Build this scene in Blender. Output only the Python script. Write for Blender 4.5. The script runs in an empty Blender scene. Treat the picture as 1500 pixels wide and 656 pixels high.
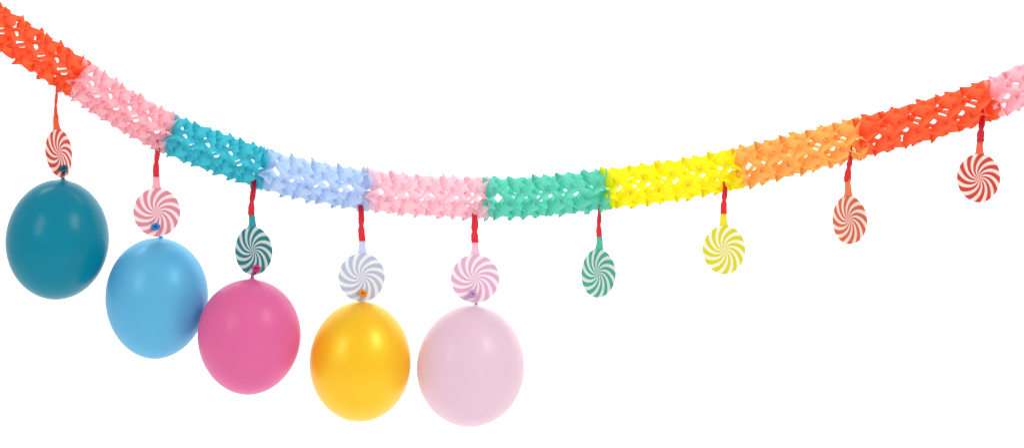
import bpy, bmesh, math, random
from mathutils import Vector, Matrix
random.seed(7)
sc = bpy.context.scene
C = sc.collection
PI = math.pi
S = 0.002            # metres per photo pixel: the garland spans about three metres
H = 1.6              # height of the middle of the picture above the studio floor
def P(px, py, y=0.0):
    return Vector(((px-750)*S, y, (328-py)*S + H))
def lin(c):
    out = []
    for v in c:
        v = v/255.0
        out.append(v/12.92 if v <= 0.04045 else ((v+0.055)/1.055)**2.4)
    return tuple(out)+(1.0,)

# ---------------------------------------------------------------- materials
def base_mat(name):
    m = bpy.data.materials.new(name); m.use_nodes = True
    nt = m.node_tree
    for n in list(nt.nodes): nt.nodes.remove(n)
    return m, nt, nt.nodes, nt.links
def tissue(name, col):
    m, nt, N, L = base_mat(name)
    out = N.new('ShaderNodeOutputMaterial')
    tc = N.new('ShaderNodeTexCoord')
    no = N.new('ShaderNodeTexNoise'); no.inputs['Scale'].default_value = 45; no.inputs['Detail'].default_value = 5
    L.new(tc.outputs['Object'], no.inputs['Vector'])
    mr = N.new('ShaderNodeMapRange'); mr.inputs['To Min'].default_value = 0.9; mr.inputs['To Max'].default_value = 1.04
    L.new(no.outputs['Fac'], mr.inputs['Value'])
    hs = N.new('ShaderNodeHueSaturation'); hs.inputs['Color'].default_value = lin(col)
    L.new(mr.outputs['Result'], hs.inputs['Value'])
    d = N.new('ShaderNodeBsdfDiffuse'); t = N.new('ShaderNodeBsdfTranslucent')
    L.new(hs.outputs['Color'], d.inputs['Color']); L.new(hs.outputs['Color'], t.inputs['Color'])
    b = N.new('ShaderNodeBump'); b.inputs['Strength'].default_value = 0.3; b.inputs['Distance'].default_value = 0.002
    n2 = N.new('ShaderNodeTexNoise'); n2.inputs['Scale'].default_value = 260; n2.inputs['Detail'].default_value = 4
    L.new(tc.outputs['Object'], n2.inputs['Vector']); L.new(n2.outputs['Fac'], b.inputs['Height'])
    L.new(b.outputs['Normal'], d.inputs['Normal']); L.new(b.outputs['Normal'], t.inputs['Normal'])
    mx = N.new('ShaderNodeMixShader'); mx.inputs[0].default_value = 0.36
    L.new(d.outputs[0], mx.inputs[1]); L.new(t.outputs[0], mx.inputs[2])
    L.new(mx.outputs[0], out.inputs['Surface'])
    return m
def latex(name, col, pearl=0.0, rough=0.22, spec=0.3, trans=0.22, coat=0.3, coat_rough=0.2):
    m, nt, N, L = base_mat(name)
    out = N.new('ShaderNodeOutputMaterial')
    tc = N.new('ShaderNodeTexCoord')
    no = N.new('ShaderNodeTexNoise'); no.inputs['Scale'].default_value = 7; no.inputs['Detail'].default_value = 3
    L.new(tc.outputs['Object'], no.inputs['Vector'])
    mr = N.new('ShaderNodeMapRange'); mr.inputs['To Min'].default_value = 0.93; mr.inputs['To Max'].default_value = 1.06
    L.new(no.outputs['Fac'], mr.inputs['Value'])
    hs = N.new('ShaderNodeHueSaturation'); hs.inputs['Color'].default_value = lin(col)
    L.new(mr.outputs['Result'], hs.inputs['Value'])
    p = N.new('ShaderNodeBsdfPrincipled')
    L.new(hs.outputs['Color'], p.inputs['Base Color'])
    p.inputs['Roughness'].default_value = rough
    p.inputs['Metallic'].default_value = pearl
    p.inputs['Specular IOR Level'].default_value = spec
    p.inputs['Coat Weight'].default_value = coat
    p.inputs['Coat Roughness'].default_value = coat_rough
    t = N.new('ShaderNodeBsdfTranslucent'); L.new(hs.outputs['Color'], t.inputs['Color'])
    mx = N.new('ShaderNodeMixShader'); mx.inputs[0].default_value = trans
    L.new(p.outputs[0], mx.inputs[1]); L.new(t.outputs[0], mx.inputs[2])
    L.new(mx.outputs[0], out.inputs['Surface'])
    return m
def simple(name, col, rough=0.6, spec=0.3, var=0.08, scale=60):
    m, nt, N, L = base_mat(name)
    out = N.new('ShaderNodeOutputMaterial')
    tc = N.new('ShaderNodeTexCoord')
    no = N.new('ShaderNodeTexNoise'); no.inputs['Scale'].default_value = scale
    L.new(tc.outputs['Object'], no.inputs['Vector'])
    mr = N.new('ShaderNodeMapRange'); mr.inputs['To Min'].default_value = 1-var; mr.inputs['To Max'].default_value = 1+var
    L.new(no.outputs['Fac'], mr.inputs['Value'])
    hs = N.new('ShaderNodeHueSaturation'); hs.inputs['Color'].default_value = lin(col)
    L.new(mr.outputs['Result'], hs.inputs['Value'])
    p = N.new('ShaderNodeBsdfPrincipled'); L.new(hs.outputs['Color'], p.inputs['Base Color'])
    p.inputs['Roughness'].default_value = rough; p.inputs['Specular IOR Level'].default_value = spec
    L.new(p.outputs[0], out.inputs['Surface'])
    return m
def swirl_mat(name, col, R, arms=12, twist=1.25):
    m, nt, N, L = base_mat(name)
    paper = tuple(0.84*a+0.16*b for a, b in zip((244,236,232), col))
    out = N.new('ShaderNodeOutputMaterial')
    tc = N.new('ShaderNodeTexCoord'); sx = N.new('ShaderNodeSeparateXYZ')
    L.new(tc.outputs['Object'], sx.inputs[0])
    def M(op, a, b=None, clamp=False):
        n = N.new('ShaderNodeMath'); n.operation = op; n.use_clamp = clamp
        for i, v in enumerate((a, b)):
            if v is None: continue
            if isinstance(v, (int, float)): n.inputs[i].default_value = v
            else: L.new(v, n.inputs[i])
        return n.outputs[0]
    th = M('ARCTAN2', sx.outputs['Z'], sx.outputs['X'])
    r = M('SQRT', M('ADD', M('MULTIPLY', sx.outputs['X'], sx.outputs['X']), M('MULTIPLY', sx.outputs['Z'], sx.outputs['Z'])))
    rn = M('DIVIDE', r, R)
    ph = M('ADD', th, M('MULTIPLY', M('POWER', rn, 0.8), twist))
    s = M('ADD', M('SINE', M('MULTIPLY', ph, float(arms))), 0.15)
    f = M('ADD', M('MULTIPLY', M('MULTIPLY', s, rn), 6.0), 0.5, True)
    mix = N.new('ShaderNodeMix'); mix.data_type = 'RGBA'
    L.new(f, mix.inputs['Factor']); mix.inputs['A'].default_value = lin(paper); mix.inputs['B'].default_value = lin(col)
    p = N.new('ShaderNodeBsdfPrincipled'); L.new(mix.outputs['Result'], p.inputs['Base Color'])
    p.inputs['Roughness'].default_value = 0.6; p.inputs['Specular IOR Level'].default_value = 0.12
    L.new(p.outputs[0], out.inputs['Surface'])
    return m

# ---------------------------------------------------------------- object helpers
def obj(name, verts, faces, mat, parent=None, smooth=True, loc=(0,0,0)):
    me = bpy.data.meshes.new(name); me.from_pydata([tuple(v) for v in verts], [], faces)
    me.materials.append(mat)
    if smooth:
        for p in me.polygons: p.use_smooth = True
    me.update()
    o = bpy.data.objects.new(name, me); C.objects.link(o)
    o.location = loc
    if parent: o.parent = parent
    return o
def thing(name, label, cat, loc, group=None):
    o = bpy.data.objects.new(name, None); C.objects.link(o); o.location = loc
    o.empty_display_size = 0.05
    o['label'] = label; o['category'] = cat
    if group: o['group'] = group
    return o

# ---------------------------------------------------------------- setting: white studio sweep
wm = simple('white studio paper', (252,252,252), 0.9, 0.0, 0.004, 3)
prof = [(-11, 0), (1.5, 0)]
for i in range(1, 13):
    a = i/12*PI/2
    prof.append((1.5+1.2*math.sin(a), 1.2-1.2*math.cos(a)))
prof.append((2.7, 6.5))
v = []; f = []
for (y, z) in prof:
    v += [(-9, y, z), (9, y, z)]
for i in range(len(prof)-1):
    f.append((2*i, 2*i+1, 2*i+3, 2*i+2))
bk = obj('backdrop', v, f, wm); bk['kind'] = 'structure'

# ---------------------------------------------------------------- garland centre line
cl = [(-130,-37),(-60,4),(0,41),(55,77),(110,112),(178,158),(248,196),(315,222),(388,248),(460,266),(541,279),(625,287),(713,290),
      (800,287),(889,277),(985,265),(1079,247),(1170,225),(1260,202),(1358,176),(1452,146),(1500,124),(1570,96),(1660,62)]
ctrl = [P(*c) for c in cl]
def catmull(pts, n=24):
    out = []
    q = [pts[0]*2-pts[1]] + pts + [pts[-1]*2-pts[-2]]
    for i in range(1, len(q)-2):
        for k in range(n):
            t = k/n
            a, b, c, d = q[i-1], q[i], q[i+1], q[i+2]
            out.append(0.5*((2*b)+(c-a)*t+(2*a-5*b+4*c-d)*t*t+(3*b-a-3*c+d)*t**3))
    out.append(pts[-1]); return out
cur = catmull(ctrl)
cum = [0]
for i in range(1, len(cur)): cum.append(cum[-1]+(cur[i]-cur[i-1]).length)
import bisect
def at(s):
    s = max(0, min(cum[-1]-1e-6, s))
    i = max(1, bisect.bisect_right(cum, s)); i = min(i, len(cum)-1)
    t = (s-cum[i-1])/(cum[i]-cum[i-1])
    p = cur[i-1].lerp(cur[i], t)
    a = cur[max(0, i-6)]; b = cur[min(len(cur)-1, i+5)]
    T = (b-a).normalized()
    return p, T
def s_at_x(px):
    X = (px-750)*S
    for i in range(1, len(cur)):
        if cur[i].x >= X:
            return cum[i-1]+(X-cur[i-1].x)/(cur[i].x-cur[i-1].x)*(cum[i]-cum[i-1])
    return cum[-1]

garland = thing('tissue_garland', 'long tissue paper garland of coloured cut-out sections swagged across the white backdrop', 'garland', P(750, 290))
NF = 4
def section(px0, px1, ns, col, label, seed):
    rnd = random.Random(seed)
    s0, s1 = s_at_x(px0), s_at_x(px1)
    d = (s1-s0)/(ns-0.6)
    s0 += 0.15*d
    R = 33*S
    V = []; F = []
    NL = 2*NF; per = 18; NT = NL*per; NR = 11
    roll0 = PI/8+rnd.uniform(-0.05, 0.05)
    o0 = garland.location
    jit = [rnd.uniform(-0.05, 0.05)*d for _ in range(ns)]
    for i in range(ns):
        sg = 1 if i % 2 == 0 else -1
        si = s0+i*d+jit[i]
        roll = roll0+rnd.uniform(-0.04, 0.04)
        bend = [rnd.uniform(0.6, 0.85) for _ in range(NL)]
        if i == ns-1: bend = [b_*0.4 for b_ in bend]
        rs = [rnd.uniform(0.95, 1.04) for _ in range(NL)]
        sp = [rnd.uniform(0.22, 0.40) for _ in range(NL)]
        spx = [rnd.uniform(-0.35, 0.1) for _ in range(NL)]
        cz = [rnd.uniform(-1, 1) for _ in range(NL)]
        ends = (i == 0 or i == ns-1)
        b0 = len(V)
        ph = [rnd.uniform(0, 6.28) for _ in range(4)]
        for a in range(NT):
            th = 2*PI*a/NT
            k = a//per; p = (a % per)/per
            q = min(p, 1-p)
            kn = k if p < 0.5 else (k+1) % NL
            ro = 0.74+0.21*math.sin(PI*p)**0.5*rs[k]
            spike = sp[kn]*max(0, 1-q/0.16)**1.4
            for j in range(NR):
                t = j/(NR-1)
                rin = 0.06 if ends else 0.34
                r = R*(rin+(ro-rin)*t) + R*spike*max(0, t-0.6)/0.4
                w = 0.35+0.65*math.sin(t*PI/2)
                zig = math.cos(NF*th)
                x = sg*0.5*d*zig*w
                x += d*bend[k]*(t**2.2)*math.sin(PI*p)**0.7
                x += d*spx[kn]*spike*2.2*t*t
                x += 0.05*d*math.sin(3*th+ph[0])*t + 0.03*d*math.sin(9*th+ph[1]+4*t)*t
                x -= 0.08*d*cz[k]*max(0, 1-abs(p-0.5)/0.15)*t
                r -= R*0.07*(t**4)*math.sin(PI*p)*abs(bend[k])
                if ends: x *= 0.8
                c, T = at(si+x)
                Fv = Vector((0,-1,0)); U = T.cross(Fv).normalized()
                if U.z < 0: U = -U
                ang = th+roll
                V.append(c + (Fv*math.cos(ang)+U*math.sin(ang))*r - o0)
        for a in range(NT):
            a2 = (a+1) % NT
            for j in range(NR-1):
                F.append((b0+a*NR+j, b0+a*NR+j+1, b0+a2*NR+j+1, b0+a2*NR+j))
    o = obj('tissue_section', V, F, tissue('tissue '+label, col), garland)
    o['label'] = label
    return o
secs = [(-60,114,12,(255,124,80),'vermilion section at the left end'),
        (114,250,10,(255,202,210),'salmon pink section left of the teal one'),
        (250,389,9,(88,210,224),'teal section'),
        (389,541,9,(206,226,251),'light blue section'),
        (541,713,10,(255,217,227),'pale pink section at the lowest point'),
        (713,889,10,(124,226,206),'sea green section'),
        (889,1079,10,(255,245,50),'yellow section'),
        (1079,1260,10,(255,196,112),'orange section'),
        (1260,1452,10,(255,122,78),'vermilion section at the right'),
        (1452,1620,10,(255,202,211),'salmon pink section at the right end')]
for i, (a, b, n, c, l) in enumerate(secs):
    section(a, b, n, c, l, 100+i)

# ---------------------------------------------------------------- swirl tags
RD = 35.5*S
def tube(path, radii, seg=16, cap=True):
    V = []; F = []
    n = len(path)
    for i, p in enumerate(path):
        T = (path[min(i+1, n-1)]-path[max(i-1, 0)]).normalized()
        A = Vector((1,0,0)) if abs(T.x) < 0.8 else Vector((0,1,0))
        U = (A-T*A.dot(T)).normalized(); W = T.cross(U)
        for k in range(seg):
            a = 2*PI*k/seg
            V.append(p+(U*math.cos(a)+W*math.sin(a))*radii[i])
    for i in range(n-1):
        for k in range(seg):
            k2 = (k+1) % seg
            F.append((i*seg+k, i*seg+k2, (i+1)*seg+k2, (i+1)*seg+k))
    if cap:
        F.append(tuple(range(seg))[::-1]); F.append(tuple((n-1)*seg+k for k in range(seg)))
    return V, F
def disc_mesh(R, th=0.0012, seg=96):
    V = []; F = []
    rings = [0.2, 0.5, 0.8, 0.985, 1.0]
    for side in (-1, 1):
        V.append((0, side*th/2, 0))
        for q in rings:
            for k in range(seg):
                a = 2*PI*k/seg
                y = side*th/2*(1 if q < 0.99 else 0.6)
                V.append((R*q*math.cos(a), y + 0.0022*(q**2)*math.cos(2*a+0.6), R*q*math.sin(a)))
    nside = 1+len(rings)*seg
    for si in range(2):
        o = si*nside
        for k in range(seg):
            k2 = (k+1) % seg
            t = (o, o+1+k, o+1+k2)
            F.append(t if si == 0 else t[::-1])
            for j in range(len(rings)-1):
                a0 = o+1+j*seg; b0 = a0+seg
                q = (a0+k, b0+k, b0+k2, a0+k2)
                F.append(q if si == 0 else q[::-1])
    l0 = 1+(len(rings)-1)*seg; l1 = nside+l0
    for k in range(seg):
        k2 = (k+1) % seg
        F.append((l0+k, l1+k, l1+k2, l0+k2))
    return V, F
# cx, cy, rx, tilt, yaw sign, stripe colour, tab colour, ribbon top (x,y), tab top y, ribbon colour, width, twist, label
tags = [
 (87,225,19,5,1,(196,72,56),(232,88,52),(83,122),168,(232,72,44),5,0.8,'vermilion and white swirl tag turned almost edge-on, above the dark teal balloon'),
 (230,311,34,1,1,(220,134,150),(244,168,184),(231,205),256,(214,22,48),9,0.8,'pink and white swirl tag hanging above the sky blue balloon'),
 (371,367,27,3,-1,(52,130,132),(50,152,158),(372,262),312,(200,20,44),9,0.9,'dark teal and white swirl tag above the magenta balloon'),
 (530,406,34,-1,1,(176,188,212),(194,206,236),(528,300),350,(218,22,44),9.5,0.7,'pale grey-blue and white swirl tag above the golden yellow balloon'),
 (696,408,36,0,1,(220,170,202),(236,188,212),(695,306),352,(222,24,46),10.5,0.6,'lilac and white swirl tag above the pale pink balloon'),
 (876,400,25,-2,-1,(74,172,148),(84,190,164),(877,298),344,(212,34,50),8,1.7,'green and white swirl tag hanging below the sea green section, no balloon'),
 (1061,366,31,1,1,(206,204,50),(226,216,36),(1062,264),310,(218,28,40),9,1.0,'yellow and white swirl tag hanging below the yellow section'),
 (1244,322,25,3,-1,(206,102,72),(222,126,84),(1247,214),263,(208,28,40),10,1.5,'orange and white swirl tag under the orange section, second from the right'),
 (1434,261,31,-2,1,(194,70,52),(220,94,62),(1439,158),205,(190,22,38),10.5,1.7,'vermilion and white swirl tag farthest to the right, no balloon below'),
]
for (cx, cy, rx, tilt, ys, colr, tabc, (tx, ty), tabtop, rib, rw, twa, label) in tags:
    t = thing('swirl_tag', label, 'tag', P(cx, cy), 'round swirl tags hanging from the garland')
    yaw = ys*math.acos(min(1, rx/35.5)) - math.atan2((cx-750)*S, 7.0)
    rot = Matrix.Rotation(math.radians(-tilt), 4, 'Y') @ Matrix.Rotation(yaw, 4, 'Z')
    V, F = disc_mesh(RD)
    o = obj('swirl_disc', V, F, swirl_mat('printed swirl '+label[:14], colr, RD), t, smooth=False)
    o.rotation_euler = rot.to_euler()
    # tab: tapering strip of the same card, slightly bowed, top narrower
    Vt = []; Ft = []
    Lt = (cy-tabtop)*S
    z0, z1 = RD*0.93, Lt
    n = 8
    for i in range(n+1):
        u = i/n; z = z0+(z1-z0)*u
        w = (6.0-1.4*u+ (2.5*(1-u)**6))*S
        yb = 0.003*math.sin(u*PI)
        for (sx_, sy_) in ((-1,-1),(1,-1),(1,1),(-1,1)):
            Vt.append((sx_*w, yb+sy_*0.0008, z))
    for i in range(n):
        for k in range(4):
            k2 = (k+1) % 4
            Ft.append((4*i+k, 4*i+k2, 4*i+4+k2, 4*i+4+k))
    Ft += [(3,2,1,0), (4*n,4*n+1,4*n+2,4*n+3)]
    tb = obj('hanging_tab', Vt, Ft, simple('printed card '+label[:14], tabc, 0.55), t, smooth=False)
    tb.rotation_euler = (Matrix.Rotation(math.radians(-tilt), 4, 'Y') @ Matrix.Rotation(yaw*0.75, 4, 'Z')).to_euler()
    # ribbon: folded creased strip from the garland down over the top of the tab
    rnd = random.Random(cx)
    top = P(tx, ty, 0)-t.location
    bot = (rot @ Vector((0, 0, Lt-3*S)))
    bot.y -= 0.003
    n = 34; Vr = []; Fr = []
    tw = twa*rnd.choice((-1, 1)); pinch = rnd.uniform(0.55, 0.7)
    cr = [rnd.uniform(-1, 1) for _ in range(n+1)]
    for i in range(n+1):
        u = i/n
        p = top.lerp(bot, u) + Vector((math.sin(u*PI*2)*0.0012+0.0003*cr[i], -0.004*math.sin(u*PI), 0))
        w = rw*S*0.5*(1-0.32*math.exp(-((u-pinch)/0.07)**2))*(0.95+0.1*u)*(1+0.05*cr[(i*5) % n])
        a = tw*(1-u)**1.5 + 0.06*cr[i]
        dv = Vector((math.cos(a), math.sin(a), 0))*w; nv = Vector((-math.sin(a), math.cos(a), 0))
        for q in range(7):
            g = q/6*2-1
            Vr.append(p+dv*g+nv*(0.0015*math.cos(g*PI*1.5+0.6*cr[i])+0.0009))
        for q in range(7):
            g = 1-q/6*2
            Vr.append(p+dv*g+nv*(0.0015*math.cos(g*PI*1.5+0.6*cr[i])-0.0003))
    for i in range(n):
        for q in range(14):
            q2 = (q+1) % 14
            Fr.append((14*i+q, 14*i+q2, 14*i+14+q2, 14*i+14+q))
    Fr += [tuple(range(14))[::-1], tuple(14*n+q for q in range(14))]
    obj('ribbon', Vr, Fr, simple('satin ribbon '+label[:14], rib, 0.4, 0.4, 0.2, 120), t)

# ---------------------------------------------------------------- balloons
bl = [
 ((83,351),74.5,88,(91,264),(95,247),0.012,-0.015,latex('teal latex',(0,136,162),0.0,0.3,0.12,0.2,0.18),(0,92,118),'dark teal balloon, glossy, farthest to the left'),
 ((226,437.5),74.5,89,(232,349),(229,332),0.045,0.035,latex('sky blue latex',(104,192,228),0.15,0.45,0.35,0.3,0.2),(20,120,190),'sky blue pearly balloon between the teal and magenta balloons'),
 ((366.5,492.5),75,84,(371,409),(376,393),-0.03,0.03,latex('magenta latex',(232,116,174),0.0,0.36,0.2,0.32,0.2),(196,40,120),'magenta pink balloon touching the sky blue one'),
 ((527.5,529.5),74.5,88,(531,442),(532,429),0.01,-0.02,latex('gold latex',(253,206,14),0.3,0.42,0.5,0.2,0.25),(230,140,10),'golden yellow pearly balloon with a metallic sheen'),
 ((689.5,536),78.5,89,(697,448),(692,430),0.01,-0.03,latex('pale pink latex',(236,210,223),0.0,0.38,0.25,0.32,0.28),(196,150,204),'very pale pink balloon, farthest right of the five'),
]
for bi, ((cx, cy), rx, ry, (kx, ky), (hx, hy), dep, egg, mat, lipc, label) in enumerate(bl):
    lipm = latex('thick latex rim '+label[:9], lipc, 0.0, 0.3, 0.4, 0.1, 0.3)
    t = thing('balloon', label, 'balloon', P(cx, cy, dep), 'inflated balloons hung below the swirl tags')
    kn = P(kx, ky, dep)-t.location
    ax = kn.normalized()
    side = Vector((1,0,0)); side = (side-ax*side.dot(ax)).normalized(); fr = ax.cross(side)
    prof = []
    n = 56
    for i in range(n+1):
        a = -PI/2+PI*i/n
        z = math.sin(a); r = math.cos(a)
        r *= 1+egg*z-0.015*z*z*(1 if z < 0 else 0.3)
        prof.append((r*rx*S, z*ry*S))
    # draw the top out into the throat
    out = []
    for (r, z) in prof:
        if z > 0 and r < 9*S:
            z = z + (9*S-r)*0.18
            r = max(r, 2.6*S)
        out.append((r, z))
    V = [ax*(-ry*S)]; F = []
    seg = 72
    pr = out[1:]
    for (r, z) in pr:
        for k in range(seg):
            a = 2*PI*k/seg
            rr = r*(1+0.006*math.sin(2*a+bi*1.7)+0.003*math.sin(3*a+z*14+bi))
            V.append(ax*z+(side*math.cos(a)+fr*math.sin(a))*rr)
    for k in range(seg):
        F.append((0, 1+(k+1) % seg, 1+k))
    for i in range(len(pr)-1):
        for k in range(seg):
            k2 = (k+1) % seg
            F.append((1+i*seg+k, 1+i*seg+k2, 1+(i+1)*seg+k2, 1+(i+1)*seg+k))
    F.append(tuple(1+(len(pr)-1)*seg+k for k in range(seg)))
    obj('balloon_body', V, F, mat, t)
    # neck: up behind the card, through the hole, to the rolled lip in front
    hp = P(hx, hy, 0)-t.location
    zt = ax*(pr[-1][1]-0.5*S)
    ctl = [zt, zt+ax*4*S, Vector(((zt.x+hp.x)/2, 0.008-dep, (zt.z+hp.z)/2)), Vector((hp.x, 0.007-dep, hp.z-2*S)), Vector((hp.x, -0.001-dep, hp.z)), Vector((hp.x, -0.013-dep, hp.z))]
    pp = catmull([Vector(c) for c in ctl], 6)
    m = len(pp)
    rad = [ (2.9-1.0*math.sin(PI*min(1, i/(m*0.6))) + 0.4*math.sin(i*1.3))*S for i in range(m)]
    V, F = tube(pp, rad, 14)
    obj('neck', V, F, lipm, t)
    V = []; F = []
    A, B = 36, 12
    ce = Vector((hp.x, -0.014-dep, hp.z))
    for i in range(A):
        a = 2*PI*i/A
        Rr = (3.4+0.25*math.sin(2*a+bi)+0.12*math.sin(5*a))*S
        c = ce+Vector((math.cos(a)*Rr*1.15, 0.001*math.sin(2*a+bi), math.sin(a)*Rr*0.95))
        o_ = Vector((math.cos(a), 0, math.sin(a)))
        for k in range(B):
            b = 2*PI*k/B
            V.append(c+o_*math.cos(b)*2.4*S+Vector((0,-1,0))*math.sin(b)*2.4*S)
    for i in range(A):
        for k in range(B):
            i2 = (i+1) % A; k2 = (k+1) % B
            F.append((i*B+k, i2*B+k, i2*B+k2, i*B+k2))
    obj('rolled_lip', V, F, lipm, t)
    kp = [ce+Vector((x_*S, 0.006, z_*S)) for (x_, z_) in ((-3,-1),(-1.5,1.2),(0.5,-0.5),(2,1.0),(3,-0.6))]
    kpp = catmull(kp, 5)
    V, F = tube(kpp, [1.9*S]*len(kpp), 10)
    obj('knot', V, F, lipm, t)

# ---------------------------------------------------------------- light
w = bpy.data.worlds.new('World'); sc.world = w; w.use_nodes = True
bg = w.node_tree.nodes['Background']; bg.inputs['Color'].default_value = (1, 1, 1, 1); bg.inputs['Strength'].default_value = 0.7
def area(name, loc, target, size, power, col=(1,1,1)):
    l = bpy.data.lights.new(name, 'AREA'); l.shape = 'RECTANGLE'; l.size = size[0]; l.size_y = size[1]
    l.energy = power; l.color = col
    o = bpy.data.objects.new(name, l); C.objects.link(o); o.location = loc
    o.rotation_euler = (Vector(target)-Vector(loc)).to_track_quat('-Z', 'Y').to_euler()
    return o
area('softbox', (2.4,-2.6,4.0), (-0.2,0,1.4), (1.4,1.8), 68, (1,0.98,0.95))
area('softbox', (-3.0,-2.8,3.0), (0,0,1.4), (1.0,1.8), 30, (1,0.99,0.97))
area('added_backdrop_lamp', (0,0.8,4.6), (0,2.7,1.4), (6,0.5), 135)  # unseen lamp, added to brighten the sweep to full white

# ---------------------------------------------------------------- camera
cd = bpy.data.cameras.new('camera'); cam = bpy.data.objects.new('camera', cd); C.objects.link(cam)
cam.location = (0,-7,H); cam.rotation_euler = (PI/2,0,0)
cd.sensor_width = 36; cd.lens = 36*7/3.0; cd.clip_end = 100
sc.camera = cam
sc.view_settings.view_transform = 'Standard'; sc.view_settings.look = 'None'; sc.view_settings.exposure = 0
